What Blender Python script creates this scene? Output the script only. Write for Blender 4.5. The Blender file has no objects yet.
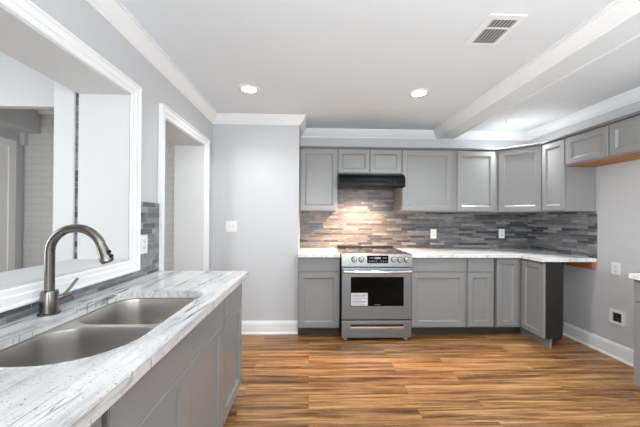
import bpy, bmesh, math, random
from mathutils import Vector, Matrix
R = math.radians
scene = bpy.context.scene
COL = scene.collection
random.seed(7)

# ------------------------------------------------------------------ camera
cam_d = bpy.data.cameras.new('camera')
cam = bpy.data.objects.new('camera', cam_d)
COL.objects.link(cam)
cam_d.sensor_width = 36.0
cam_d.lens = 288.66 / 640 * 36.0
cam_d.shift_x = 0.00213
cam_d.shift_y = 0.00566
cam_d.clip_start = 0.02
YAW, PITCH, ROLL = 0.0308, 0.0047, -0.0064
fw = Vector((math.sin(YAW), math.cos(YAW), 0)); rt = Vector((math.cos(YAW), -math.sin(YAW), 0)); up = Vector((0, 0, 1))
f2 = fw * math.cos(PITCH) + up * math.sin(PITCH); u2 = up * math.cos(PITCH) - fw * math.sin(PITCH)
r3 = rt * math.cos(ROLL) - u2 * math.sin(ROLL); u3 = u2 * math.cos(ROLL) + rt * math.sin(ROLL)
cam.matrix_world = Matrix(((r3.x, u3.x, -f2.x, 0), (r3.y, u3.y, -f2.y, 0), (r3.z, u3.z, -f2.z, 1.2986), (0, 0, 0, 1)))
scene.camera = cam

# ------------------------------------------------------------------ world, added fill lights, exposure
w = bpy.data.worlds.new('daylight'); scene.world = w; w.use_nodes = True
w.node_tree.nodes['Background'].inputs[0].default_value = (0.93, 0.97, 1.0, 1)
w.node_tree.nodes['Background'].inputs[1].default_value = 0.5
def area(name, loc, rot, sx, sy, power, color):
    d = bpy.data.lights.new(name, 'AREA'); d.shape = 'RECTANGLE'; d.size = sx; d.size_y = sy; d.energy = power; d.color = color
    o = bpy.data.objects.new(name, d); COL.objects.link(o); o.location = loc; o.rotation_euler = rot
    return o
area('rear_fill', (-0.25, -1.72, 1.5), (R(90), 0, R(-35)), 1.3, 1.1, 22, (0.93, 0.97, 1.0))  # unseen fill lamp, added and turned to brighten the right wall
area('ceiling_fill', (1.1, -0.9, 1.45), (R(154), 0, R(-14)), 2.2, 1.2, 80, (0.86, 0.945, 1.0))  # added fill lamp behind the camera, aimed up to brighten the ceiling
area('side_room_fill', (-3.05, 1.0, 1.5), (R(90), 0, R(-60)), 1.0, 1.3, 30, (0.96, 0.98, 1.0))  # added out-of-view lamp that brightens the adjoining room
LAMP_POWER = 62
HOOD_POWER = 190
scene.view_settings.view_transform = 'Standard'
scene.view_settings.look = 'None'
scene.view_settings.gamma = 1.0
scene.view_settings.use_curve_mapping = False
scene.view_settings.exposure = 0.42

# ------------------------------------------------------------------ materials
def s2l(c):
    return tuple(((v / 255 + 0.055) / 1.055) ** 2.4 if v / 255 > 0.04045 else v / 255 / 12.92 for v in c) + (1,)
def mat(name, rgb=(200, 200, 200), rough=0.5, metal=0.0, noise=0.0, nscale=6.0, bump=0.0, bscale=60, emis=None, coat=0.0, spec=0.5):
    m = bpy.data.materials.new(name); m.use_nodes = True
    nt = m.node_tree; b = nt.nodes['Principled BSDF']
    c = s2l(rgb)
    b.inputs['Base Color'].default_value = c
    b.inputs['Roughness'].default_value = rough; b.inputs['Metallic'].default_value = metal
    b.inputs['Coat Weight'].default_value = coat; b.inputs['Specular IOR Level'].default_value = spec
    geo = nt.nodes.new('ShaderNodeNewGeometry')
    if noise or bump:
        n = nt.nodes.new('ShaderNodeTexNoise'); n.inputs['Scale'].default_value = nscale; n.inputs['Detail'].default_value = 4
        nt.links.new(geo.outputs['Position'], n.inputs['Vector'])
        if noise:
            mr = nt.nodes.new('ShaderNodeMapRange')
            mr.inputs['To Min'].default_value = 1 - noise; mr.inputs['To Max'].default_value = 1 + noise
            nt.links.new(n.outputs['Fac'], mr.inputs['Value'])
            mx = nt.nodes.new('ShaderNodeVectorMath'); mx.operation = 'SCALE'
            mx.inputs[0].default_value = c[:3]
            nt.links.new(mr.outputs[0], mx.inputs['Scale']); nt.links.new(mx.outputs[0], b.inputs['Base Color'])
        if bump:
            n2 = nt.nodes.new('ShaderNodeTexNoise'); n2.inputs['Scale'].default_value = bscale; n2.inputs['Detail'].default_value = 3
            nt.links.new(geo.outputs['Position'], n2.inputs['Vector'])
            bp = nt.nodes.new('ShaderNodeBump'); bp.inputs['Strength'].default_value = bump; bp.inputs['Distance'].default_value = 0.002
            nt.links.new(n2.outputs['Fac'], bp.inputs['Height']); nt.links.new(bp.outputs[0], b.inputs['Normal'])
    if emis:
        b.inputs['Emission Color'].default_value = s2l(emis[0]); b.inputs['Emission Strength'].default_value = emis[1]
    return m
class NT:
    def __init__(s, m): s.nt = m.node_tree; s.b = s.nt.nodes['Principled BSDF']
    def n(s, t, **k):
        x = s.nt.nodes.new('ShaderNode' + t)
        for a, v in k.items(): setattr(x, a, v)
        return x
    def l(s, a, b): s.nt.links.new(a, b)
    def math(s, op, a, b=None, clamp=False):
        x = s.n('Math', operation=op, use_clamp=clamp)
        for i, v in enumerate((a, b)):
            if v is None: continue
            if isinstance(v, (int, float)): x.inputs[i].default_value = v
            else: s.l(v, x.inputs[i])
        return x.outputs[0]
    def ramp(s, fac, stops):
        r = s.n('ValToRGB'); e = r.color_ramp.elements
        while len(e) < len(stops): e.new(0.5)
        for q, (p, c) in zip(e, stops): q.position = p; q.color = c if len(c) == 4 else s2l(c)
        s.l(fac, r.inputs[0]); return r.outputs['Color']
    def mix(s, fac, a, b, mode='MIX'):
        x = s.n('Mix', data_type='RGBA', blend_type=mode)
        for i, v in ((0, fac), (6, a), (7, b)):
            if isinstance(v, (int, float)): x.inputs[i].default_value = v
            elif isinstance(v, tuple): x.inputs[i].default_value = v
            else: s.l(v, x.inputs[i])
        return x.outputs[2]
    def pos(s, order='XYZ', scale=(1, 1, 1)):
        g = s.n('NewGeometry'); sp = s.n('SeparateXYZ'); s.l(g.outputs['Position'], sp.inputs[0])
        c = s.n('CombineXYZ')
        for i, a in enumerate(order):
            if a != '0': s.l(s.math('MULTIPLY', sp.outputs['XYZ'.index(a)], scale[i]), c.inputs[i])
        return c.outputs[0]

def mosaic(name, order, cols, row=0.031, length=0.19, mortar=(120, 120, 122)):
    m = mat(name, rough=0.35); t = NT(m)
    v = t.pos(order)
    def brick(rw, ln, off, sq, seed):
        mp = t.n('Mapping'); mp.inputs['Location'].default_value = (seed, seed * 0.0, 0); t.l(v, mp.inputs['Vector'])
        b = t.n('TexBrick', offset=off, offset_frequency=2, squash=sq, squash_frequency=3)
        b.inputs['Scale'].default_value = 1; b.inputs['Brick Width'].default_value = ln; b.inputs['Row Height'].default_value = rw
        b.inputs['Mortar Size'].default_value = 0.0014; b.inputs['Mortar Smooth'].default_value = 0.1; b.inputs['Bias'].default_value = 0
        b.inputs['Color1'].default_value = (0, 0, 0, 1); b.inputs['Color2'].default_value = (1, 1, 1, 1); b.inputs['Mortar'].default_value = (0.5, 0.5, 0.5, 1)
        t.l(mp.outputs[0], b.inputs['Vector']); return b
    b1 = brick(row, length, 0.37, 1.6, 0.13)
    col = t.ramp(b1.outputs['Color'], cols)
    nz = t.n('TexNoise'); nz.inputs['Scale'].default_value = 1; nz.inputs['Detail'].default_value = 5
    mp = t.n('Mapping'); mp.inputs['Scale'].default_value = (14, 70, 1); t.l(v, mp.inputs['Vector']); t.l(mp.outputs[0], nz.inputs['Vector'])
    col = t.mix(0.55, col, t.ramp(nz.outputs['Fac'], ((0.3, (70, 70, 70)), (0.55, (150, 150, 150)), (0.75, (225, 225, 225)))), 'OVERLAY')
    col = t.mix(b1.outputs['Fac'], col, s2l(mortar))
    t.l(col, t.b.inputs['Base Color'])
    rr = t.math('ADD', t.math('MULTIPLY', b1.outputs['Color'], 0.25), 0.22); t.l(rr, t.b.inputs['Roughness'])
    h = t.math('ADD', t.math('MULTIPLY', t.math('SUBTRACT', 1.0, b1.outputs['Fac']), 1.0), t.math('MULTIPLY', b1.outputs['Color'], 0.6))
    h = t.math('ADD', h, t.math('MULTIPLY', nz.outputs['Fac'], 0.5))
    bp = t.n('Bump'); bp.inputs['Strength'].default_value = 0.7; bp.inputs['Distance'].default_value = 0.004
    t.l(h, bp.inputs['Height']); t.l(bp.outputs[0], t.b.inputs['Normal'])
    return m

def planks(name):
    m = mat(name, rough=0.32); t = NT(m)
    v = t.pos('XY0')
    b = t.n('TexBrick', offset=0.39, offset_frequency=2, squash=1.0)
    b.inputs['Scale'].default_value = 1; b.inputs['Brick Width'].default_value = 1.22; b.inputs['Row Height'].default_value = 0.152
    b.inputs['Mortar Size'].default_value = 0.0012; b.inputs['Mortar Smooth'].default_value = 0.2
    b.inputs['Color1'].default_value = (0, 0, 0, 1); b.inputs['Color2'].default_value = (1, 1, 1, 1); b.inputs['Mortar'].default_value = (0.5, 0.5, 0.5, 1)
    t.l(v, b.inputs['Vector'])
    off = t.n('CombineXYZ'); t.l(t.math('MULTIPLY', b.outputs['Color'], 37.0), off.inputs[0]); t.l(t.math('MULTIPLY', b.outputs['Color'], 11.0), off.inputs[1]); t.l(t.math('MULTIPLY', b.outputs['Color'], 5.0), off.inputs[2])
    ad = t.n('VectorMath', operation='ADD'); t.l(v, ad.inputs[0]); t.l(off.outputs[0], ad.inputs[1])
    def nz(sx, sy, det, dist=0.0, rough=0.6):
        mp = t.n('Mapping'); mp.inputs['Scale'].default_value = (sx, sy, 1); t.l(ad.outputs[0], mp.inputs['Vector'])
        n = t.n('TexNoise'); n.inputs['Scale'].default_value = 1; n.inputs['Detail'].default_value = det; n.inputs['Distortion'].default_value = dist; n.inputs['Roughness'].default_value = rough
        t.l(mp.outputs[0], n.inputs['Vector']); return n.outputs['Fac']
    big = nz(0.9, 20, 3, 0.5); mid = nz(2.4, 62, 4, 0.5); fine = nz(14, 260, 2)
    fac = t.math('ADD', t.math('MULTIPLY', big, 0.50), t.math('ADD', t.math('MULTIPLY', mid, 0.42), t.math('MULTIPLY', fine, 0.16)))
    fac = t.math('ADD', fac, t.math('MULTIPLY', t.math('SUBTRACT', b.outputs['Color'], 0.5), 0.05))
    col = t.ramp(fac, FLOOR_STOPS)
    flk = t.ramp(nz(60, 150, 2), ((0.66, (0, 0, 0, 1)), (0.72, (1, 1, 1, 1))))
    msk = t.ramp(nz(1.6, 14, 2, 0.6), ((0.5, (0, 0, 0, 1)), (0.6, (1, 1, 1, 1))))
    sepf = t.mix(1.0, flk, msk, 'MULTIPLY')
    col = t.mix(t.math('MULTIPLY', sepf, 0.55), col, s2l((214, 172, 120)))
    col = t.mix(t.math('MULTIPLY', b.outputs['Fac'], 0.55), col, s2l((70, 44, 22)))
    t.l(col, t.b.inputs['Base Color'])
    t.l(t.math('ADD', 0.27, t.math('MULTIPLY', mid, 0.16)), t.b.inputs['Roughness'])
    bp = t.n('Bump'); bp.inputs['Strength'].default_value = 0.15; bp.inputs['Distance'].default_value = 0.002
    t.l(fac, bp.inputs['Height']); t.l(bp.outputs[0], t.b.inputs['Normal'])
    return m
FLOOR_STOPS = ((0.38, (62, 38, 18)), (0.45, (101, 65, 33)), (0.52, (139, 96, 54)), (0.59, (168, 124, 77)), (0.70, (194, 155, 107)))

def granite(name, order, ang=0.0, vein=1.0, base=((160, 160, 163), (208, 207, 206), (226, 225, 224))):
    m = mat(name, rough=0.16); t = NT(m)
    v = t.pos(order)
    rot = t.n('Mapping'); rot.inputs['Rotation'].default_value = (0, 0, ang); t.l(v, rot.inputs['Vector'])
    def nz(sx, sy, det, dist=0.0, rough=0.55):
        mp = t.n('Mapping'); mp.inputs['Scale'].default_value = (sx, sy, 12); t.l(rot.outputs[0], mp.inputs['Vector'])
        n = t.n('TexNoise'); n.inputs['Scale'].default_value = 1; n.inputs['Detail'].default_value = det; n.inputs['Distortion'].default_value = dist; n.inputs['Roughness'].default_value = rough
        t.l(mp.outputs[0], n.inputs['Vector']); return n.outputs['Fac']
    def thin(f, c, wd):
        d = t.math('ABSOLUTE', t.math('SUBTRACT', f, c))
        return t.math('SUBTRACT', 1.0, t.math('DIVIDE', d, wd), True)
    base = t.ramp(nz(9, 1.6, 4, 0.5), ((0.28, base[0]), (0.42, base[1]), (0.60, base[2])))
    f1 = nz(10, 0.7, 3, 0.35); f2_ = nz(19, 1.0, 3, 0.3)
    gate = t.ramp(nz(7, 2.2, 2), ((0.40, (0, 0, 0, 1)), (0.58, (1, 1, 1, 1))))
    veins = t.math('MAXIMUM', t.math('MULTIPLY', thin(f1, 0.5, 0.015), 0.95), t.math('MULTIPLY', thin(f2_, 0.53, 0.011), 0.75))
    veins = t.math('MULTIPLY', t.math('MULTIPLY', veins, gate), vein)
    col = t.mix(veins, base, s2l((84, 86, 92)))
    sp = t.ramp(nz(170, 110, 1), ((0.665, (0, 0, 0, 1)), (0.70, (1, 1, 1, 1))))
    col = t.mix(t.math('MULTIPLY', sp, 0.75), col, s2l((95, 92, 92)))
    cl = t.ramp(nz(60, 25, 3), ((0.30, (1, 1, 1, 1)), (0.42, (0, 0, 0, 1))))
    col = t.mix(t.math('MULTIPLY', cl, 0.35), col, s2l((150, 148, 148)))
    t.l(col, t.b.inputs['Base Color'])
    return m

def brushed(name, rgb, rough, sc=(3, 3, 220)):
    m = mat(name, rgb, rough, 1.0); t = NT(m)
    mp = t.n('Mapping'); mp.inputs['Scale'].default_value = sc; t.l(t.pos('XYZ'), mp.inputs['Vector'])
    n = t.n('TexNoise'); n.inputs['Scale'].default_value = 1; n.inputs['Detail'].default_value = 3; t.l(mp.outputs[0], n.inputs['Vector'])
    t.l(t.math('ADD', rough - 0.01, t.math('MULTIPLY', n.outputs['Fac'], 0.02)), t.b.inputs['Roughness'])
    bp = t.n('Bump'); bp.inputs['Strength'].default_value = 0.0; bp.inputs['Distance'].default_value = 0.001
    t.l(n.outputs['Fac'], bp.inputs['Height']); t.l(bp.outputs[0], t.b.inputs['Normal'])
    return m

def painted_brick(name):
    m = mat(name, (196, 196, 192), 0.6); t = NT(m)
    b = t.n('TexBrick'); b.inputs['Scale'].default_value = 1; b.inputs['Brick Width'].default_value = 0.21; b.inputs['Row Height'].default_value = 0.072
    b.inputs['Mortar Size'].default_value = 0.006; b.inputs['Mortar Smooth'].default_value = 0.4
    b.inputs['Color1'].default_value = s2l((206, 206, 203)); b.inputs['Color2'].default_value = s2l((210, 210, 207)); b.inputs['Mortar'].default_value = s2l((198, 198, 195))
    t.l(t.pos('XZ0'), b.inputs['Vector']); t.l(b.outputs['Color'], t.b.inputs['Base Color'])
    bp = t.n('Bump'); bp.inputs['Strength'].default_value = 0.35; bp.inputs['Distance'].default_value = 0.003
    t.l(t.math('SUBTRACT', 1.0, b.outputs['Fac']), bp.inputs['Height']); t.l(bp.outputs[0], t.b.inputs['Normal'])
    return m

def raw_wood(name, rgb):
    m = mat(name, rgb, 0.6); t = NT(m)
    mp = t.n('Mapping'); mp.inputs['Scale'].default_value = (60, 4, 60); t.l(t.pos('XYZ'), mp.inputs['Vector'])
    n = t.n('TexNoise'); n.inputs['Scale'].default_value = 1; n.inputs['Detail'].default_value = 4; n.inputs['Distortion'].default_value = 0.5; t.l(mp.outputs[0], n.inputs['Vector'])
    d = tuple(int(c * 0.7) for c in rgb)
    t.l(t.ramp(n.outputs['Fac'], ((0.35, d), (0.65, rgb))), t.b.inputs['Base Color'])
    return m

M = dict(
    wall=mat('wall_paint_grey', (203, 204, 206), 0.6, noise=0.012, nscale=1.5, bump=0.12, bscale=180),
    ceil=mat('ceiling_paint', (232, 238, 242), 0.75, noise=0.012, nscale=1.2, bump=0.12, bscale=150),
    trim=mat('trim_white_gloss', (245, 245, 245), 0.32, noise=0.008),
    cab=mat('cabinet_grey_paint', (144, 144, 143), 0.28, noise=0.015, nscale=4),
    cabdark=mat('cabinet_raw_side', (40, 34, 31), 0.6, noise=0.35, nscale=9),
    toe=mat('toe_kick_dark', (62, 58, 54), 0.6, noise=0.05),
    mould=mat('cabinet_top_grey', (118, 117, 116), 0.4, noise=0.02),
    oak=raw_wood('raw_plywood', (196, 130, 74)),
    floor=planks('laminate_planks'),
    gran_l=granite('granite_long_vein', 'XYZ', 0.05),
    gran_b=granite('granite_cross_vein', 'YXZ', 0.10, 0.4, ((205, 205, 205), (236, 235, 233), (247, 246, 244))),
    tile_b=mosaic('slate_mosaic_back', 'XZ0', ((0.0, (74, 76, 80)), (0.35, (104, 104, 107)), (0.7, (132, 130, 130)), (1.0, (164, 160, 156)))),
    tile_r=mosaic('slate_mosaic_right_lightened', 'YZ0', ((0.0, (84, 86, 91)), (0.35, (122, 123, 127)), (0.7, (150, 149, 150)), (1.0, (182, 179, 176)))),  # palette lightened to make up for the shade on this wall
    tile_l=mosaic('slate_mosaic_left', 'YZ0', ((0.0, (96, 101, 110)), (0.35, (122, 126, 134)), (0.7, (148, 151, 157)), (1.0, (176, 177, 180))), 0.036, 0.15, (150, 152, 156)),
    steel=brushed('stainless_brushed', (150, 160, 169), 0.40, (3, 220, 220)),
    steel_s=brushed('sink_steel', (205, 200, 194), 0.33, (120, 3, 120)),
    nickel=brushed('faucet_nickel', (128, 123, 118), 0.24, (40, 40, 400)),
    chrome=mat('bright_steel', (220, 220, 220), 0.14, 1.0),
    black=mat('hood_black_enamel', (5, 5, 6), 0.3, spec=0.18),
    gap=mat('black_plastic', (14, 14, 14), 0.5),
    glass=mat('black_glass', (4, 4, 5), 0.08, spec=0.2),
    cook=mat('cooktop_glass', (14, 13, 13), 0.12, coat=0.3),
    plate=mat('white_plastic', (242, 242, 240), 0.35),
    slot=mat('dark_slot', (40, 40, 42), 0.6),
    paper=mat('label_paper', (220, 222, 226), 0.6),
    ink=mat('label_print', (120, 124, 130), 0.6),
    digit=mat('display_print', (190, 205, 215), 0.5, emis=((190, 210, 225), 0.25)),
    filt=mat('grease_filter', (120, 118, 114), 0.45, 1.0),
    lens=mat('lamp_lens', (255, 255, 255), 0.4, emis=((255, 252, 246), 16)),
    warm=mat('hood_lamp_lens', (255, 235, 200), 0.4, emis=((255, 214, 160), 18)),
    lining=mat('jamb_paint', (212, 212, 211), 0.5, noise=0.02, nscale=5),
    knob=mat('knob_satin', (188, 188, 186), 0.35, 0.7),
    panel=brushed('panel_steel', (172, 170, 168), 0.26, (3, 220, 220)),
    brick=painted_brick('brick_painted_grey'),
    louv=mat('louvre_grey', (178, 178, 176), 0.5),
    brass=mat('valve_brass', (150, 140, 120), 0.3, 1.0),
    foot=mat('foot_plastic', (205, 203, 198), 0.5),
)

# ------------------------------------------------------------------ mesh helpers
def box(bm, x0, x1, y0, y1, z0, z1, bev=0.0, seg=2):
    t = bmesh.new()
    bmesh.ops.create_cube(t, size=1.0)
    bmesh.ops.transform(t, matrix=Matrix.Translation(((x0 + x1) / 2, (y0 + y1) / 2, (z0 + z1) / 2)) @ Matrix.Diagonal((abs(x1 - x0), abs(y1 - y0), abs(z1 - z0), 1)), verts=t.verts)
    if bev: bmesh.ops.bevel(t, geom=t.edges[:], offset=bev, segments=seg, affect='EDGES', profile=0.6)
    add(bm, t); return bm
def add(bm, t, mtx=None):
    if mtx: bmesh.ops.transform(t, matrix=mtx, verts=t.verts)
    me = bpy.data.meshes.new('tmp'); t.to_mesh(me); t.free(); bm.from_mesh(me); bpy.data.meshes.remove(me)
def lathe(bm, prof, mtx, seg=28, cap=True):          # prof: (radius, height) along local z
    t = bmesh.new(); rings = []
    for r, h in prof:
        rings.append([t.verts.new((r * math.cos(2 * math.pi * i / seg), r * math.sin(2 * math.pi * i / seg), h)) for i in range(seg)])
    for a, b in zip(rings, rings[1:]):
        for i in range(seg): t.faces.new((a[i], a[(i + 1) % seg], b[(i + 1) % seg], b[i]))
    if cap:
        t.faces.new(rings[0][::-1]); t.faces.new(rings[-1])
    add(bm, t, mtx)
def tube(bm, pts, rad, seg=16):
    t = bmesh.new(); rings = []; pts = [Vector(p) for p in pts]
    rads = rad if isinstance(rad, (list, tuple)) else [rad] * len(pts)
    side = None
    for i, p in enumerate(pts):
        d = (pts[min(i + 1, len(pts) - 1)] - pts[max(i - 1, 0)]).normalized()
        if side is None: side = d.orthogonal().normalized()
        side = (side - d * side.dot(d)).normalized(); o = d.cross(side)
        rings.append([t.verts.new(p + (side * math.cos(2 * math.pi * k / seg) + o * math.sin(2 * math.pi * k / seg)) * rads[i]) for k in range(seg)])
    for a, b in zip(rings, rings[1:]):
        for k in range(seg): t.faces.new((a[k], a[(k + 1) % seg], b[(k + 1) % seg], b[k]))
    t.faces.new(rings[0][::-1]); t.faces.new(rings[-1]); add(bm, t)
def prism(bm, poly, z0, z1, holes=(), mtx=None, bev=0.0):   # polygon in xy extruded over z, with holes
    t = bmesh.new()
    def fill(z):
        loops = []
        for lp in (poly, *holes):
            vs = [t.verts.new((p[0], p[1], z)) for p in lp]
            loops.append((vs, [t.edges.new((vs[i], vs[(i + 1) % len(vs)])) for i in range(len(vs))]))
        if holes: bmesh.ops.triangle_fill(t, use_beauty=True, use_dissolve=False, edges=[e for _, es in loops for e in es])
        else: t.faces.new(loops[0][0])
        return [vs for vs, _ in loops]
    A = fill(z0); B = fill(z1)
    for a, b in zip(A, B):
        for i in range(len(a)): t.faces.new((a[i], a[(i + 1) % len(a)], b[(i + 1) % len(a)], b[i]))
    if bev:
        es = [e for e in t.edges if abs(e.verts[0].co.z - e.verts[1].co.z) < 1e-6 and len(e.link_faces) == 2 and any(abs(f.normal.z) < 0.5 for f in e.link_faces) and e.calc_face_angle(0) > 1.0]
        t.normal_update()
        es = [e for e in t.edges if abs(e.verts[0].co.z - e.verts[1].co.z) < 1e-6 and len(e.link_faces) == 2 and e.calc_face_angle(0) > 1.0]
        bmesh.ops.bevel(t, geom=es, offset=bev, segments=2, affect='EDGES')
    add(bm, t, mtx)
def rrect(x0, x1, y0, y1, r, n=8):                   # r: one radius or four (x0y0, x1y0, x1y1, x0y1)
    rs = r if isinstance(r, (tuple, list)) else (r,) * 4
    out = []
    for (cx, cy, a0, q) in ((x0 + rs[0], y0 + rs[0], 180, rs[0]), (x1 - rs[1], y0 + rs[1], 270, rs[1]), (x1 - rs[2], y1 - rs[2], 0, rs[2]), (x0 + rs[3], y1 - rs[3], 90, rs[3])):
        for k in range(n + 1):
            a = R(a0 + 90 * k / n); out.append((cx + q * math.cos(a), cy + q * math.sin(a)))
    return out
def sweep(bm, path, prof, side=1):                   # profile (offset to the right of travel, z) along a plan polyline with mitres
    P = [Vector(p) for p in path]; t = bmesh.new(); rings = []
    for i, p in enumerate(P):
        ns = []
        if i > 0: d = (P[i] - P[i - 1]).normalized(); ns.append(Vector((d.y, -d.x)))
        if i < len(P) - 1: d = (P[i + 1] - P[i]).normalized(); ns.append(Vector((d.y, -d.x)))
        m = ns[0] if len(ns) == 1 else (ns[0] + ns[1]) / (1 + ns[0].dot(ns[1]))
        rings.append([t.verts.new((p.x + m.x * a, p.y + m.y * a, z)) for a, z in prof])
    for a, b in zip(rings, rings[1:]):
        for k in range(len(prof)): t.faces.new((a[k], a[(k + 1) % len(prof)], b[(k + 1) % len(prof)], b[k]))
    t.faces.new(rings[0][::-1]); t.faces.new(rings[-1]); add(bm, t)
def door_bm(bm, w_, h_, mtx, stile=0.058, rail=None, t_=0.020, rec=0.013, bw=0.013):   # front at y=0 facing -y
    rail = rail or stile
    t = bmesh.new()
    def ring(ix, iz, y): return [t.verts.new(c) for c in ((ix, y, iz), (w_ - ix, y, iz), (w_ - ix, y, h_ - iz), (ix, y, h_ - iz))]
    rs = [ring(0, 0, t_), ring(0, 0, 0.003), ring(0.003, 0.003, 0), ring(stile, rail, 0), ring(stile + 0.003, rail + 0.003, 0.004), ring(stile + bw, rail + bw, rec)]
    for a, b in zip(rs, rs[1:]):
        for k in range(4): t.faces.new((a[k], a[(k + 1) % 4], b[(k + 1) % 4], b[k]))
    t.faces.new(rs[0][::-1]); t.faces.new(rs[-1]); add(bm, t, mtx)
def slab_bm(bm, w_, h_, mtx, t_=0.020):
    t = bmesh.new(); bmesh.ops.create_cube(t, size=1.0)
    bmesh.ops.transform(t, matrix=Matrix.Translation((w_ / 2, t_ / 2, h_ / 2)) @ Matrix.Diagonal((w_, t_, h_, 1)), verts=t.verts)
    bmesh.ops.bevel(t, geom=t.edges[:], offset=0.003, segments=2, affect='EDGES'); add(bm, t, mtx)
def BM(): return bmesh.new()

def obj(name, bm, m, parent=None, smooth=False):
    bmesh.ops.recalc_face_normals(bm, faces=bm.faces)
    if parent is not None:
        off = Vector((0, 0, 0)); q = parent
        while q is not None: off += Vector(q.location); q = q.parent
        bmesh.ops.translate(bm, vec=-off, verts=bm.verts)
    me = bpy.data.meshes.new(name); bm.to_mesh(me); bm.free()
    me.materials.append(m if not isinstance(m, str) else M[m])
    if smooth:
        for p in me.polygons: p.use_smooth = True
        me.set_sharp_from_angle(angle=R(38))
    o = bpy.data.objects.new(name, me); COL.objects.link(o)
    if parent is not None: o.parent = parent
    return o
def thing(name, label, cat, loc, group=None):
    o = bpy.data.objects.new(name, None); COL.objects.link(o); o.location = loc; o.empty_display_size = 0.1
    return tag(o, label, cat, group)
def tag(o, label, cat, group=None):
    o['label'] = label; o['category'] = cat
    if group: o['group'] = group
    return o
def struct(name, bm, m, label=None):
    o = obj(name, bm, m); o['kind'] = 'structure'
    return o
# front frames: +x right along the face, front facing the room
def face_back(x, y, z): return Matrix.Translation((x, y, z))                                    # faces -Y
def face_right(x, y, z): return Matrix.Translation((x, y, z)) @ Matrix.Rotation(R(-90), 4, 'Z')  # faces -X, width runs to -Y
def face_left(x, y, z): return Matrix.Translation((x, y, z)) @ Matrix.Rotation(R(90), 4, 'Z')    # faces +X, width runs to +Y

# ------------------------------------------------------------------ room shell
XL, XB, XR = -1.097, -0.126, 2.899
YB, YW, YN = 3.276, 3.752, -1.80
ZC = 2.45
WT = 0.29
b = BM(); box(b, -3.4, 3.05, YN, 3.95, -0.06, 0.0); struct('floor', b, 'floor')
b = BM(); box(b, -3.4, 3.05, YN, 3.95, ZC, ZC + 0.06); struct('ceiling', b, 'ceil')
b = BM(); box(b, XB, 3.05, YW, 3.90, 0, ZC); struct('wall_back', b, 'wall')
b = BM(); box(b, XL, XB, YB, 3.90, 0, ZC); struct('wall_corner', b, 'wall')
b = BM(); box(b, XR, 3.05, YN, YW, 0, ZC); struct('wall_right', b, 'wall')
# left wall with the pass-through (y .20-1.785, z 1.036-2.048) and the doorway (y 2.19-3.02, z 0-2.05)
b = BM(); xl0 = XL - WT
box(b, xl0, XL, YN, 0.20, 0, ZC); box(b, xl0, XL, 0.20, 1.785, 0, 1.036); box(b, xl0, XL, 0.20, 1.785, 2.048, ZC)
box(b, xl0, XL, 1.785, 2.195, 0, ZC); box(b, xl0, XL, 2.195, 3.014, 2.05, ZC); box(b, xl0, XL, 3.014, 3.40, 0, ZC)
struct('wall_left', b, 'wall')
b = BM(); box(b, -1.387, -0.95, YN - .12, YN, 0, ZC); box(b, 0.75, 3.05, YN - .12, YN, 0, ZC); box(b, -0.95, 0.75, YN - .12, YN, 0, 0.9); box(b, -0.95, 0.75, YN - .12, YN, 2.1, ZC); struct('wall_rear', b, 'wall')
# beam under the ceiling
b = BM(); box(b, 1.6654, 1.8705, YN, YW, 2.3617, ZC, 0.004, 1); struct('trim_1', b, 'ceil')
CROWN = [(0, -.098), (.011, -.098), (.013, -.086), (.022, -.080), (.034, -.066), (.052, -.040), (.060, -.024), (.066, -.020), (.066, -.012), (.077, -.012), (.077, 0), (0, 0)]
CR = [(a, ZC + z) for a, z in CROWN]
b = BM(); sweep(b, [(XL, YN), (XL, YB), (XB, YB), (XB, YW), (1.6654, YW), (1.6654, YN)], CR); struct('trim_2', b, 'trim')
b = BM(); sweep(b, [(1.8705, YN), (1.8705, YW), (XR, YW), (XR, YN)], CR); struct('trim_3', b, 'trim')
BASE = [(0, 0), (.016, 0), (.016, .112), (.013, .118), (.013, .126), (.008, .134), (.006, .142), (0, .142)]
SHOE = [(.016, 0), (.028, 0), (.026, .010), (.020, .018), (.016, .020)]
b = BM(); sweep(b, [(XL, 3.10), (XL, YB), (XB - 0.002, YB)], BASE); sweep(b, [(XL, 3.10), (XL, YB), (XB - 0.002, YB)], SHOE); struct('baseboard_corner', b, 'trim')
b = BM(); sweep(b, [(XR, YW), (XR, 2.034)], BASE); sweep(b, [(XR, YW), (XR, 2.034)], SHOE); struct('baseboard_right', b, 'trim')
# casings (picture-frame moulding) and white linings
def casing(bm, y0, y1, z0, z1, wd, bottom):          # inner opening edges; moulding stands out of the wall into the room
    prof = [(0, 0.0), (0, 0.010), (0.006, 0.014), (wd * 0.35, 0.016), (wd * 0.42, 0.022), (wd * 0.8, 0.024), (wd * 0.88, 0.032), (wd, 0.032), (wd, 0.0)]
    t = bmesh.new()
    cs = [(y0, z0, -1, -1), (y0, z1, -1, 1), (y1, z1, 1, 1), (y1, z0, 1, -1)]
    if not bottom: cs = [(y0, z0, -1, 0), (y0, z1, -1, 1), (y1, z1, 1, 1), (y1, z0, 1, 0)]
    rings = [[t.verts.new((XL + h, y + sy * o_, z + sz * o_)) for o_, h in prof] for y, z, sy, sz in cs]
    n = len(rings)
    for i in range(n if bottom else n - 1):
        a, c = rings[i], rings[(i + 1) % n]
        for k in range(len(prof)): t.faces.new((a[k], a[(k + 1) % len(prof)], c[(k + 1) % len(prof)], c[k]))
    if not bottom: t.faces.new(rings[0]); t.faces.new(rings[-1][::-1])
    add(bm, t)
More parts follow.
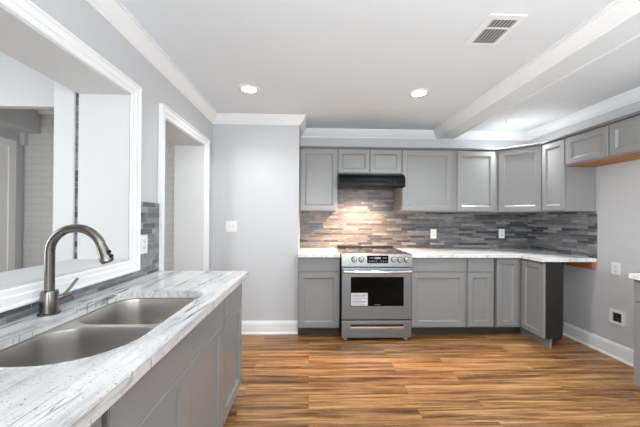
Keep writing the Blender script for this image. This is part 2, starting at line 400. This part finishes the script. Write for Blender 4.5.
def lining(bm, y0, y1, z0, z1, sill):
    e = 0.012
    box(bm, xl0 - 0.004, XL + 0.004, y0, y0 + e, z0, z1); box(bm, xl0 - 0.004, XL + 0.004, y1 - e, y1, z0, z1)
    box(bm, xl0 - 0.004, XL + 0.004, y0, y1, z1 - e, z1)
    if sill: box(bm, xl0 - 0.012, XL + 0.004, y0, y1, z0, z0 + e)
b = BM(); casing(b, 0.20, 1.785, 1.036, 2.048, 0.070, True); struct('window_1', b, 'trim')
b = BM(); lining(b, 0.198, 1.787, 1.034, 2.050, True); struct('trim_8', b, 'lining')
b = BM(); casing(b, 2.195, 3.014, 0.0, 2.05, 0.075, False); struct('door_1', b, 'trim')
b = BM(); lining(b, 2.193, 3.016, 0.0, 2.052, False); struct('trim_9', b, 'lining')
# adjoining room seen through both openings
b = BM(); box(b, -3.4, xl0, 3.25, 3.40, 0, ZC); struct('wall_adjoining_back', b, 'brick')
b = BM(); box(b, -3.4, -3.135, YN, 3.25, 0, ZC); struct('wall_adjoining_side', b, 'wall')
b = BM(); box(b, -3.135, -2.96, 1.2, 3.25, 2.225, ZC); box(b, -3.135, -2.945, 1.2, 3.25, 2.205, 2.225); box(b, -3.135, -3.08, 3.20, 3.25, 2.07, 2.205); struct('trim_4', b, 'wall')
b = BM(); sweep(b, [(-2.96, 3.25), (xl0, 3.25)], [(0, ZC - .03), (.02, ZC - .03), (.03, ZC), (0, ZC)]); struct('trim_5', b, 'trim')
b = BM(); box(b, -3.135, -3.11, 3.08, 3.15, 0, 2.10); box(b, -3.135, -3.11, 2.20, 3.08, 2.03, 2.10); box(b, -3.135, -3.11, 2.13, 2.20, 0, 2.10); box(b, -3.135, -3.122, 2.20, 3.08, 0.0, 2.03); struct('door_2', b, 'trim')
b = BM(); box(b, -3.13, xl0 - 0.005, 2.20, 2.24, 2.125, ZC); box(b, -3.13, xl0 - 0.005, 2.19, 2.245, 2.112, 2.125); struct('trim_10', b, 'wall')
b = BM(); box(b, -1.552, -1.428, 1.79, 2.02, 0, ZC, 0.004, 1); struct('trim_6', b, 'lining')
b = BM(); box(b, -1.428, xl0 - 0.004, 1.80, 1.99, 0, ZC); struct('trim_7', b, 'tile_l')

# ------------------------------------------------------------------ backsplash tiling
b = BM(); box(b, XB + 0.001, XR - 0.013, YW - 0.011, YW - 0.001, 0.9155, 1.388); box(b, 0.333, 1.093, YW - 0.011, YW - 0.001, 1.388, 1.84)
tag(obj('tile_backsplash', b, 'tile_b'), 'slate strip mosaic backsplash behind the range and along the back wall', 'backsplash')
b = BM(); box(b, XR - 0.012, XR - 0.001, 2.822, YW - 0.001, 0.9155, 1.388); tag(obj('tile_backsplash', b, 'tile_r'), 'dark slate strip mosaic backsplash on the right wall beside the corner counter', 'backsplash')
b = BM(); box(b, XL + 0.001, XL + 0.011, -0.30, 2.116, 0.9155, 0.965); box(b, XL + 0.001, XL + 0.011, 1.857, 2.118, 0.965, 1.400)
tag(obj('tile_backsplash', b, 'tile_l'), 'blue-grey mosaic backsplash on the left wall under and beside the pass-through', 'backsplash')

# ------------------------------------------------------------------ cabinets
ZT = 0.8775
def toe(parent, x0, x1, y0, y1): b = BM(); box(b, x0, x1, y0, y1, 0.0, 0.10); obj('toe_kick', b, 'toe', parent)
def back_base(x0, x1, dx0, dx1, label, drawer=True):
    t = thing('base_cabinet', label, 'cabinet', ((x0 + x1) / 2, 3.45, 0))
    b = BM(); box(b, x0, x1, 3.160, 3.738, 0.10, ZT); obj('carcass', b, 'cab', t)
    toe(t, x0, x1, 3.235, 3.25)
    b = BM(); slab_bm(b, dx1 - dx0, 0.142, face_back(dx0, 3.139, 0.722)); obj('drawer_front', b, 'cab', t)
    b = BM(); door_bm(b, dx1 - dx0, 0.596, face_back(dx0, 3.139, 0.115)); obj('door', b, 'cab', t)
    return t
back_base(-0.123, 0.333, -0.117, 0.327, 'grey base cabinet with one drawer and door left of the range')
back_base(1.104, 1.736, 1.124, 1.722, 'wide grey base cabinet with drawer and door directly right of the range')
back_base(1.737, 2.056, 1.752, 2.036, 'narrow grey base cabinet between the wide cabinet and the corner cabinet')
# corner base with its folded pair of doors, raw dark end and clipped back
t = thing('corner_base_cabinet', 'grey corner base cabinet with paired doors and an unfinished dark end', 'cabinet', (2.5, 3.4, 0))
b = BM(); prism(b, [(2.057, 3.738), (2.057, 3.200), (2.080, 3.200), (2.080, 3.160), (2.370, 3.160), (2.370, 2.838), (2.545, 2.838), (2.880, 3.196), (2.880, 3.738)], 0.10, ZT); obj('carcass', b, 'cab', t)
b = BM(); box(b, 2.370, 2.547, 2.832, 2.837, 0.10, ZT)
prism(b, [(2.5475, 2.833), (2.551, 2.8365), (2.886, 3.1945), (2.8815, 3.1965)], 0.10, ZT); obj('end_panel', b, 'cabdark', t)
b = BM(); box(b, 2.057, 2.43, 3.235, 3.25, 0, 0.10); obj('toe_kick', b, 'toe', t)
b = BM(); box(b, 2.418, 2.432, 2.825, 3.234, 0, 0.10); obj('toe_kick', b, 'cab', t)
b = BM(); door_bm(b, 0.236, 0.735, face_back(2.084, 3.143, 0.122), stile=0.05); obj('door', b, 'cab', t)
b = BM(); door_bm(b, 0.306, 0.752, face_right(2.349, 3.134, 0.106), stile=0.055); obj('door', b, 'cab', t)

def molding(bm, pts):                                 # strip along cabinet tops, pts walk along the front edge with the room on the right
    sweep(bm, pts, [(-0.02, 2.132), (0.024, 2.132), (0.030, 2.140), (0.030, 2.152), (0.018, 2.158), (-0.02, 2.158)])
ZU0, ZU1 = 1.3895, 2.132
def back_wall_cab(x0, x1, doors, label, z0=ZU0, dz0=None, under=None):
    t = thing('wall_cabinet', label, 'cabinet', ((x0 + x1) / 2, 3.6, z0))
    b = BM(); box(b, x0, x1, 3.434, 3.739, z0, ZU1); obj('carcass', b, 'cab', t)
    for d0, d1 in doors:
        b = BM(); door_bm(b, d1 - d0, 2.118 - (z0 + 0.012), face_back(d0, 3.413, z0 + 0.012), stile=0.052 if z0 < 1.5 else 0.048); obj('door', b, 'cab', t)
    b = BM(); molding(b, [(x0, 3.434), (x1, 3.434)]); obj('top_molding', b, 'mould', t)
    return t
back_wall_cab(-0.124, 0.329, [(-0.108, 0.323)], 'grey single-door wall cabinet left of the black range hood')
back_wall_cab(0.3295, 1.0955, [(0.336, 0.708), (0.715, 1.089)], 'short two-door grey wall cabinet above the black range hood', 1.832)
back_wall_cab(1.096, 1.709, [(1.103, 1.698)], 'wide single-door grey wall cabinet right of the black range hood')
back_wall_cab(1.7095, 2.270, [(1.772, 2.230)], 'grey wall cabinet between the wide one and the angled corner one')
t = thing('corner_wall_cabinet', 'angled grey corner wall cabinet with one diagonal door', 'cabinet', (2.6, 3.45, ZU0))
b = BM(); prism(b, [(2.2705, 3.739), (2.2705, 3.434), (2.282, 3.434), (2.588, 3.135), (2.888, 3.135), (2.888, 3.739)], ZU0, ZU1); obj('carcass', b, 'cab', t)
d = Vector((2.588 - 2.282, 3.135 - 3.434)); L = d.length; a = math.atan2(d.y, d.x); nrm = Vector((d.y, -d.x)).normalized()
o2 = Vector((2.282, 3.434)) + d.normalized() * 0.012 + nrm * 0.021
b = BM(); door_bm(b, L - 0.02, 2.118 - (ZU0 + 0.012), Matrix.Translation((o2.x, o2.y, ZU0 + 0.012)) @ Matrix.Rotation(a, 4, 'Z'), stile=0.052); obj('door', b, 'cab', t)
b = BM(); molding(b, [(2.2705, 3.434), (2.282, 3.434), (2.588, 3.135), (2.588, 3.1345)]); obj('top_molding', b, 'mould', t)
def right_wall_cab(y0, y1, doors, label, z0, name='wall_cabinet'):     # y0 far, y1 near
    t = thing(name, label, 'cabinet', (2.74, (y0 + y1) / 2, z0))
    b = BM(); box(b, 2.590, 2.888, y1, y0, z0, ZU1); obj('carcass', b, 'cab', t)
    for d0, d1 in doors:
        b = BM(); door_bm(b, d0 - d1, 2.118 - (z0 + 0.012), face_right(2.569, d0, z0 + 0.012), stile=0.05); obj('door', b, 'cab', t)
    b = BM(); molding(b, [(2.590, y0), (2.590, y1)]); obj('top_molding', b, 'mould', t)
    return t
right_wall_cab(3.134, 2.836, [(3.122, 2.842)], 'narrow grey wall cabinet on the right wall beside the corner cabinet', ZU0)
t = right_wall_cab(2.8355, 1.985, [(2.829, 2.412), (2.402, 1.992)], 'short two-door grey bridge cabinet with bare wood underside on the right wall', 1.842, 'bridge_cabinet')
b = BM(); box(b, 2.600, 2.888, 1.987, 2.834, 1.836, 1.8415); obj('underside_panel', b, 'oak', t)

# peninsula base units (fronts face +X)
PX = -0.482
def pen(y0, y1, label, name='base_cabinet'):
    t = thing(name, label, 'cabinet', (-0.8, (y0 + y1) / 2, 0))
    b = BM()
    if name == 'sink_base_cabinet':                   # open box so the bowls hang inside
        box(b, -1.075, -1.06, y0, y1, 0.10, ZT); box(b, -1.06, PX - 0.021, y0, y0 + 0.016, 0.10, ZT); box(b, -1.06, PX - 0.021, y1 - 0.016, y1, 0.10, ZT); box(b, -1.06, PX - 0.021, y0 + 0.016, y1 - 0.016, 0.10, 0.116)
        box(b, PX - 0.037, PX - 0.021, y0 + 0.016, y1 - 0.016, 0.116, ZT)
    else: box(b, -1.075, PX - 0.021, y0, y1, 0.10, ZT)
    obj('carcass', b, 'cab', t)
    toe(t, PX - 0.10, PX - 0.085, y0, y1)
    return t
t = pen(-0.30, 0.700, 'grey base cabinet at the near end of the sink counter')
b = BM(); slab_bm(b, 0.985, 0.145, face_left(PX, -0.292, 0.722)); obj('drawer_front', b, 'cab', t)
b = BM(); door_bm(b, 0.985, 0.596, face_left(PX, -0.292, 0.115), bw=0.007); obj('door', b, 'cab', t)
t = pen(0.714, 1.653, 'grey sink base cabinet with two doors under the double sink', 'sink_base_cabinet')
b = BM(); slab_bm(b, 0.935, 0.163, face_left(PX, 0.716, 0.706)); obj('false_front', b, 'cab', t)
b = BM(); door_bm(b, 0.464, 0.588, face_left(PX, 0.716, 0.115), stile=0.07, rail=0.045, bw=0.007); obj('door', b, 'cab', t)
b = BM(); door_bm(b, 0.464, 0.588, face_left(PX, 1.187, 0.115), stile=0.07, rail=0.045, bw=0.007); obj('door', b, 'cab', t)
t = pen(1.657, 2.094, 'grey base cabinet with drawer and door at the far end of the sink counter')
b = BM(); slab_bm(b, 0.428, 0.160, face_left(PX, 1.661, 0.709)); obj('drawer_front', b, 'cab', t)
b = BM(); door_bm(b, 0.428, 0.588, face_left(PX, 1.661, 0.115), bw=0.007); obj('door', b, 'cab', t)
# base unit at the right edge of the frame
t = thing('base_cabinet', 'grey base cabinet under a light counter at the right edge of the frame', 'cabinet', (2.6, 1.6, 0))
b = BM(); box(b, 2.369, 2.888, 1.20, 2.028, 0.10, ZT); obj('carcass', b, 'cab', t)
toe(t, 2.43, 2.445, 1.20, 2.028)
b = BM(); slab_bm(b, 0.80, 0.145, face_right(2.348, 2.024, 0.722)); obj('drawer_front', b, 'cab', t)
b = BM(); door_bm(b, 0.80, 0.596, face_right(2.348, 2.024, 0.115)); obj('door', b, 'cab', t)

# ------------------------------------------------------------------ countertops
CUT = rrect(-0.962, -0.532, 0.755, 1.530, (0.14, 0.20, 0.09, 0.10))
b = BM(); prism(b, [(-1.094, -0.30), (-0.441, -0.30), (-0.441, 2.117), (-1.094, 2.117)], 0.879, 0.915, [CUT], bev=0.003)
tag(obj('sink_countertop', b, 'gran_l'), 'white granite countertop with long grey veins holding the double sink', 'countertop')
b = BM(); prism(b, [(-0.124, 3.116), (0.335, 3.116), (0.335, 3.739), (-0.124, 3.739)], 0.879, 0.915, bev=0.003)
tag(obj('countertop', b, 'gran_b'), 'short white granite countertop left of the range', 'countertop')
b = BM(); prism(b, [(1.101, 3.116), (2.300, 3.116), (2.322, 3.094), (2.322, 2.818), (2.886, 2.818), (2.886, 3.739), (1.101, 3.739)], 0.879, 0.915, bev=0.003)
tag(obj('countertop', b, 'gran_b'), 'L-shaped white granite countertop from the range round to the right wall', 'countertop')
b = BM(); prism(b, [(2.322, 1.20), (2.886, 1.20), (2.886, 2.032), (2.322, 2.032)], 0.879, 0.915, bev=0.003)
tag(obj('countertop', b, 'gran_b'), 'white countertop tip at the right edge of the frame', 'countertop')
b = BM(); box(b, 2.862, 2.897, 2.835, 3.150, 0.802, 0.8785, 0.002, 1)
tag(obj('support_cleat', b, 'oak'), 'bare wood cleat on the right wall holding up the corner counter', 'cleat')

# ------------------------------------------------------------------ sink
t = thing('double_sink', 'undermounted stainless steel double bowl sink in the granite counter', 'sink', (-0.75, 1.14, 0.66))
SO = rrect(-0.985, -0.512, 0.735, 1.550, 0.10)
H1 = rrect(-0.955, -0.540, 0.765, 1.128, (0.14, 0.19, 0.10, 0.11)); H2 = rrect(-0.955, -0.540, 1.158, 1.522, (0.11, 0.10, 0.09, 0.10))
b = BM(); prism(b, SO, 0.8745, 0.8782, [H1, H2]); obj('rim', b, 'steel_s', t)
def bowl(lp, cx, cy, dx, dy):
    bm = BM(); tt = bmesh.new(); rings = []
    n = len(lp)
    for s, z in ((1.0, 0.8765), (0.992, 0.868), (0.975, 0.80), (0.955, 0.71), (0.93, 0.685), (0.87, 0.670), (0.75, 0.664), (0.30, 0.660)):
        rings.append([tt.verts.new((cx + (x - cx) * s, cy + (y - cy) * s, z)) for x, y in lp])
    dr = [tt.verts.new((cx + (x - cx) * 0.2, cy + (y - cy) * 0.2, 0.659)) for x, y in lp]; rings.append(dr)
    for a_, c_ in zip(rings, rings[1:]):
        for k in range(n): tt.faces.new((a_[k], a_[(k + 1) % n], c_[(k + 1) % n], c_[k]))
    tt.faces.new(dr); add(bm, tt)
    o = obj('bowl', bm, 'steel_s', t, True)
    bm = BM(); lathe(bm, ((0.045, 0.660), (0.045, 0.6635), (0.036, 0.6645), (0.030, 0.661), (0.0, 0.661)), Matrix.Translation((cx, cy, 0)), 24, False); obj('drain', bm, 'chrome', o, True)
bowl(H1, -0.745, 0.945, 0, 0); bowl(H2, -0.745, 1.34, 0, 0)

# ------------------------------------------------------------------ faucet
FX, FY = -1.024, 1.172
t = thing('kitchen_faucet', 'brushed nickel gooseneck pull-down faucet behind the double sink', 'faucet', (FX, FY, 0.915))
T = Matrix.Translation((FX, FY, 0))
b = BM(); lathe(b, ((0.036, 0.9152), (0.036, 0.920), (0.029, 0.923), (0.028, 1.003), (0.026, 1.008), (0.017, 1.010)), T); obj('base', b, 'nickel', t, True)
pts = [(FX, FY, 1.005), (FX, FY, 1.08), (FX, FY, 1.16)]
for k in range(1, 15):
    a = math.pi - k / 14 * R(166); pts.append((FX + 0.101 + 0.101 * math.cos(a), FY, 1.160 + 0.094 * math.sin(a)))
b = BM(); tube(b, pts, 0.0165, 18); obj('spout', b, 'nickel', t, True)
e = Vector(pts[-1]); dv = (Vector(pts[-1]) - Vector(pts[-2])).normalized()
b = BM(); tube(b, [e - dv * 0.004, e + dv * 0.004, e + dv * 0.010, e + dv * 0.040, e + dv * 0.055, e + dv * 0.066], [0.0170, 0.0178, 0.0185, 0.0210, 0.0245, 0.0225], 20); sh = obj('spray_head', b, 'nickel', t, True)
b = BM(); q = e + dv * 0.028; tube(b, [q + Vector((0.016, -0.004, 0.004)), q + Vector((0.026, -0.006, 0.006))], 0.007, 10); tube(b, [q + dv * 0.016 + Vector((0.018, -0.004, 0.003)), q + dv * 0.016 + Vector((0.030, -0.006, 0.005))], 0.006, 10); obj('spray_button', b, 'gap', sh, True)
b = BM(); tube(b, [e + dv * 0.064, e + dv * 0.069], [0.019, 0.018], 18); obj('nozzle', b, 'gap', sh, True)
b = BM(); tube(b, [(FX, FY + 0.02, 0.962), (FX, FY + 0.095, 0.966), (FX, FY + 0.102, 0.966)], [0.0125, 0.0125, 0.010], 14); hb = obj('handle_hub', b, 'nickel', t, True)
b = BM(); tube(b, [(FX, FY + 0.065, 0.972), (FX + 0.006, FY + 0.088, 0.995), (FX + 0.012, FY + 0.122, 1.030)], [0.006, 0.0055, 0.006], 12); obj('lever', b, 'nickel', hb, True)

# ------------------------------------------------------------------ range
x0, x1 = 0.341, 1.095
t = thing('electric_range', 'stainless steel slide-in range with black glass oven door and five knobs', 'range', ((x0 + x1) / 2, 3.4, 0))
b = BM(); box(b, x0 + 0.004, x1 - 0.004, 3.086, 3.735, 0.035, 0.905); obj('body', b, 'gap', t)
b = BM(); box(b, x0, x1, 3.080, 3.738, 0.9165, 0.926, 0.003); obj('cooktop_frame', b, 'steel', t)
b = BM(); box(b, x0 + 0.012, x1 - 0.012, 3.125, 3.690, 0.9262, 0.930, 0.001, 1); ck = obj('cooktop', b, 'cook', t)
for bx, by, br in ((0.53, 3.26, 0.10), (0.53, 3.53, 0.075), (0.90, 3.26, 0.075), (0.90, 3.53, 0.10), (0.72, 3.60, 0.05)):
    b = BM(); lathe(b, ((br - 0.004, 0.9302), (br - 0.004, 0.9308), (br, 0.9308), (br, 0.9302)), Matrix.Translation((bx, by, 0)), 40, False); obj('burner_ring', b, 'ink', ck)
b = BM(); box(b, x0 + 0.02, x1 - 0.02, 3.695, 3.736, 0.926, 0.950, 0.004); obj('rear_vent', b, 'gap', t)
# control panel: leaning slab
b = BM(); prism(b, [(3.072, 0.928), (3.055, 0.922), (3.046, 0.790), (3.090, 0.790), (3.090, 0.928)], x0, x1, mtx=Matrix(((0, 0, 1, 0), (1, 0, 0, 0), (0, 1, 0, 0), (0, 0, 0, 1)))); cp = obj('control_panel', b, 'panel', t)
b = BM(); box(b, 0.612, 0.838, 3.044, 3.056, 0.828, 0.908, 0.001, 1); dp = obj('display', b, 'glass', cp)
for sx, n, sp, z0, z1 in ((0.636, 5, 0.016, 0.880, 0.886), (0.778, 3, 0.016, 0.880, 0.886), (0.632, 4, 0.025, 0.846, 0.853), (0.757, 3, 0.025, 0.846, 0.853), (0.700, 2, 0.014, 0.872, 0.893), (0.730, 2, 0.014, 0.872, 0.893)):
    b = BM()
    for k in range(n): box(b, sx + k * sp, sx + k * sp + 0.0085, 3.0432, 3.0445, z0, z1)
    obj('display_print', b, 'digit', dp)
for kx in (0.475, 0.550, 0.900, 0.966, 1.036):
    Mx = Matrix.Translation((kx, 3.054, 0.866)) @ Matrix.Rotation(R(90), 4, 'X')
    b = BM(); lathe(b, ((0.0235, 0.004), (0.0235, 0.009), (0.0225, 0.028), (0.020, 0.031), (0.0, 0.031)), Mx, 24); kb = obj('knob', b, 'knob', cp, True)
    b = BM(); lathe(b, ((0.031, 0.0), (0.031, 0.005), (0.024, 0.007), (0.0, 0.007)), Mx, 24); obj('knob_shade_ring', b, 'gap', kb, True)  # black ring standing in for the dark shading round each knob
    b = BM(); box(b, kx - 0.0035, kx + 0.0035, 3.017, 3.0235, 0.850, 0.885, 0.001, 1); obj('knob_grip', b, 'steel', kb)
# oven door
b = BM(); box(b, x0 + 0.003, x1 - 0.003, 3.050, 3.084, 0.228, 0.777, 0.006); od = obj('oven_door', b, 'steel', t)
b = BM(); box(b, 0.440, 1.006, 3.0475, 3.052, 0.372, 0.682, 0.001, 1); wn = obj('oven_window', b, 'glass', od)
b = BM(); box(b, 0.444, 0.620, 3.0462, 3.0474, 0.378, 0.512); lb = obj('energy_label', b, 'paper', wn)
b = BM()
for k, (l, h) in enumerate(((0.15, 0.006), (0.13, 0.004), (0.152, 0.004), (0.10, 0.004), (0.152, 0.008), (0.12, 0.004), (0.14, 0.004))): box(b, 0.456, 0.456 + l, 3.0454, 3.0461, 0.492 - k * 0.017 - h, 0.492 - k * 0.017)
obj('label_print', b, 'ink', lb)
b = BM(); box(b, 0.690, 0.756, 3.0466, 3.0474, 0.383, 0.389); obj('maker_mark', b, 'ink', wn)
b = BM(); n = 13
hp = [(x0 + 0.02 + (x1 - x0 - 0.04) * k / (n - 1), 3.012 - 0.016 * math.sin(math.pi * k / (n - 1)), 0.744 - 0.004 * math.sin(math.pi * k / (n - 1))) for k in range(n)]
tube(b, hp, 0.019, 16)
for hx in (x0 + 0.035, x1 - 0.035): tube(b, [(hx, 3.012, 0.744), (hx, 3.052, 0.744)], 0.011, 12)
obj('oven_handle', b, 'chrome', od, True)
# storage drawer
b = BM(); box(b, x0 + 0.003, x1 - 0.003, 3.050, 3.084, 0.034, 0.216, 0.006); dw = obj('storage_drawer', b, 'steel', t)
b = BM(); box(b, 0.440, 1.004, 3.0485, 3.051, 0.148, 0.178); obj('handle_recess', b, 'gap', dw)
b = BM(); box(b, 0.436, 1.008, 3.036, 3.052, 0.136, 0.158, 0.005); obj('drawer_handle', b, 'chrome', dw)
for fx in (x0 + 0.05, x1 - 0.05):
    for fy in (3.11, 3.68):
        b = BM(); lathe(b, ((0.022, 0.0005), (0.022, 0.010), (0.010, 0.014), (0.010, 0.036)), Matrix.Translation((fx, fy, 0)), 16); obj('foot', b, 'foot', t, True)

# ------------------------------------------------------------------ range hood
t = thing('range_hood', 'black under-cabinet range hood above the range', 'range hood', (0.71, 3.5, 1.66))
YZX = Matrix(((0, 0, 1, 0), (1, 0, 0, 0), (0, 1, 0, 0), (0, 0, 0, 1)))
b = BM(); prism(b, [(3.738, 1.831), (3.405, 1.831), (3.345, 1.822), (3.300, 1.800), (3.275, 1.765), (3.268, 1.715), (3.268, 1.700), (3.290, 1.688), (3.738, 1.688)], 0.330, 1.092, mtx=YZX); hd = obj('shell', b, 'black', t)
b = BM(); box(b, 0.326, 1.092, 3.262, 3.300, 1.662, 1.700, 0.008); box(b, 0.326, 0.338, 3.30, 3.408, 1.664, 1.690, 0.003); box(b, 1.080, 1.092, 3.30, 3.408, 1.664, 1.690, 0.003); obj('front_lip', b, 'black', t)
b = BM(); box(b, 0.345, 0.530, 3.40, 3.70, 1.682, 1.689); obj('grease_filter', b, 'filt', t)
b = BM(); box(b, 0.67, 1.06, 3.40, 3.70, 1.682, 1.689); obj('grease_filter', b, 'filt', t)
b = BM(); box(b, 0.575, 0.665, 3.31, 3.38, 1.682, 1.689, 0.002); lp = obj('lamp_lens', b, 'warm', t)
for k in range(2):
    b = BM(); box(b, 0.905 + k * 0.05, 0.935 + k * 0.05, 3.266, 3.274, 1.722, 1.734, 0.002, 1); obj('switch', b, 'slot', t)
b = BM(); box(b, 0.56, 0.90, 3.2665, 3.2755, 1.745, 1.748); obj('trim_line', b, 'slot', t)
ld = bpy.data.lights.new('hood_lamp', 'SPOT'); ld.energy = HOOD_POWER; ld.color = (1.0, 0.64, 0.41); ld.spot_size = R(128); ld.spot_blend = 1.0; ld.shadow_soft_size = 0.035
lo = bpy.data.objects.new('hood_lamp', ld); COL.objects.link(lo); lo.location = (0.62, 3.345, 1.672); lo.rotation_euler = (R(13), 0, 0)

# ------------------------------------------------------------------ recessed ceiling lights
def downlight(x, y, label, z=ZC, first=[None], power=LAMP_POWER):
    if first[0] is None:
        t = thing('recessed_light', label, 'ceiling light', (x, y, z), 'recessed ceiling lights')
        b = BM(); lathe(b, ((0.062, z - 0.003), (0.066, z - 0.007), (0.085, z - 0.006), (0.092, z - 0.0005)), Matrix.Translation((x, y, 0)), 36, False); obj('trim_ring', b, 'plate', t, True)
        b = BM(); lathe(b, ((0.063, z - 0.001), (0.063, z - 0.0035), (0.050, z - 0.0045), (0.0, z - 0.005)), Matrix.Translation((x, y, 0)), 36, False); obj('lens', b, 'lens', t, True)
        first[0] = t
    else:
        s = first[0]; t = s.copy(); COL.objects.link(t); t.location = (x, y, z); t['label'] = label
        for c in s.children:
            k = c.copy(); COL.objects.link(k); k.parent = t
    d = bpy.data.lights.new('downlight', 'SPOT'); d.energy = power; d.color = (0.93, 0.968, 1.0); d.spot_size = R(140); d.spot_blend = 0.9; d.shadow_soft_size = 0.06
    o = bpy.data.objects.new('downlight', d); COL.objects.link(o); o.location = (x, y, z - 0.02)
    return t
downlight(-0.549, 2.589, 'lit recessed ceiling light near the plain left corner wall', power=36)
downlight(0.990, 2.600, 'lit recessed ceiling light in front of the range and hood')
downlight(2.380, 3.290, 'lit recessed ceiling light above the angled corner wall cabinet', power=75)

downlight(1.000, 0.80, 'added unseen recessed ceiling light nearest the camera', power=22)  # out-of-view lamp added to brighten the right wall and near floor
downlight(2.42, 1.30, 'lit recessed ceiling light on the right ceiling strip before the bridge cabinet', power=34)

# ------------------------------------------------------------------ ceiling vent
t = thing('ceiling_vent', 'white rectangular ceiling air vent with two louvred sections', 'vent', (1.107, 1.72, ZC))
b = BM(); prism(b, [(1.000, 1.580), (1.218, 1.580), (1.218, 1.858), (1.000, 1.858)], ZC - 0.005, ZC - 0.0005, [[(1.045, 1.618), (1.190, 1.618), (1.190, 1.685), (1.045, 1.685)], [(1.045, 1.699), (1.190, 1.699), (1.190, 1.838), (1.045, 1.838)]]); obj('frame', b, 'trim', t)
b = BM(); box(b, 1.043, 1.192, 1.616, 1.840, ZC - 0.0022, ZC - 0.0006); obj('duct_backing', b, 'slot', t)
for ya, yb, n in ((1.618, 1.685, 7), (1.699, 1.838, 7)):
    b = BM()
    for k in range(n):
        xx = 1.045 + 0.145 * (k + 0.5) / n; box(b, xx - 0.0055, xx + 0.0055, ya, yb, ZC - 0.0045, ZC - 0.0024)
    obj('louvre', b, 'louv', t)

# ------------------------------------------------------------------ wall plates
def plate(label, mtx, w_, h_, kind, name, group, m='plate'):
    loc = mtx @ Vector((0, 0, 0))
    t = thing(name, label, 'switch' if 'switch' in name else 'outlet', loc, group)
    bm = BM(); tt = bmesh.new(); bmesh.ops.create_cube(tt, size=1.0)
    bmesh.ops.transform(tt, matrix=Matrix.Translation((0, -0.003, 0)) @ Matrix.Diagonal((w_, 0.0055, h_, 1)), verts=tt.verts)
    bmesh.ops.bevel(tt, geom=tt.edges[:], offset=0.002, segments=2, affect='EDGES'); add(bm, tt, mtx); obj('cover_plate', bm, m, t)
    def sub(nm, cx, cz, sw, sh, d0, d1, mm):
        bq = BM(); box(bq, cx - sw / 2, cx + sw / 2, -d1, -d0, cz - sh / 2, cz + sh / 2); bmesh.ops.transform(bq, matrix=mtx, verts=bq.verts); return obj(nm, bq, mm, t)
    if kind == 'double_switch':
        for cx in (-0.024, 0.024):
            sub('toggle_slot', cx, 0, 0.012, 0.028, 0.0055, 0.0066, 'foot'); sub('toggle', cx, 0.004, 0.008, 0.012, 0.006, 0.016, 'plate')
    else:
        for cz in (-0.021, 0.021):
            sub('socket', 0, cz, 0.032, 0.029, 0.0055, 0.0075, 'plate')
            bq = BM()
            for cx in (-0.007, 0.007): box(bq, cx - 0.0014, cx + 0.0014, -0.0081, -0.0074, cz - 0.004, cz + 0.007)
            box(bq, -0.0025, 0.0025, -0.0081, -0.0074, cz - 0.011, cz - 0.007)
            bmesh.ops.transform(bq, matrix=mtx, verts=bq.verts); obj('socket_slots', bq, 'slot', t)
    return t
plate('white double toggle light switch on the plain grey corner wall', Matrix.Translation((-0.879, YB, 1.205)), 0.125, 0.122, 'double_switch', 'light_switch', None)
plate('white outlet on the back mosaic just right of the range', Matrix.Translation((1.623, YW - 0.011, 1.107)), 0.078, 0.122, 'outlet', 'wall_outlet', 'wall outlets')
plate('white outlet on the back mosaic near the right corner', Matrix.Translation((2.536, YW - 0.011, 1.114)), 0.078, 0.122, 'outlet', 'wall_outlet', 'wall outlets')
plate('white outlet on the left mosaic beside the pass-through casing', Matrix.Translation((XL + 0.011, 1.922, 1.122)) @ Matrix.Rotation(R(90), 4, 'Z'), 0.082, 0.122, 'outlet', 'wall_outlet', 'wall outlets')
plate('white outlet on the bare grey right wall above the water supply box', Matrix.Translation((XR, 2.643, 0.843)) @ Matrix.Rotation(R(-90), 4, 'Z'), 0.084, 0.118, 'outlet', 'wall_outlet', 'wall outlets')
plate('white outlet seen edge-on at the wall end left of the range counter', Matrix.Translation((XB, 3.60, 1.115)) @ Matrix.Rotation(R(90), 4, 'Z'), 0.078, 0.122, 'outlet', 'wall_outlet', 'wall outlets')
# water supply box
t = thing('water_supply_box', 'white square icemaker water supply box low on the right wall', 'outlet box', (XR, 2.627, 0.387))
b = BM(); prism(b, [(-0.066, -0.066), (0.066, -0.066), (0.066, 0.066), (-0.066, 0.066)], 0.0005, 0.012, [[(-0.040, -0.042), (0.040, -0.042), (0.040, 0.042), (-0.040, 0.042)]])
YZ = Matrix.Translation((XR, 2.627, 0.387)) @ Matrix(((0, 0, -1, 0), (1, 0, 0, 0), (0, 1, 0, 0), (0, 0, 0, 1)))
bmesh.ops.transform(b, matrix=YZ, verts=b.verts); obj('frame', b, 'plate', t)
b = BM(); box(b, XR - 0.0030, XR - 0.0006, 2.587, 2.667, 0.345, 0.429); obj('recess', b, 'slot', t)
b = BM(); tube(b, [(XR - 0.006, 2.618, 0.350), (XR - 0.006, 2.618, 0.385)], 0.005, 12); tube(b, [(XR - 0.008, 2.600, 0.378), (XR - 0.008, 2.636, 0.378)], 0.005, 12); obj('valve', b, 'brass', t, True)
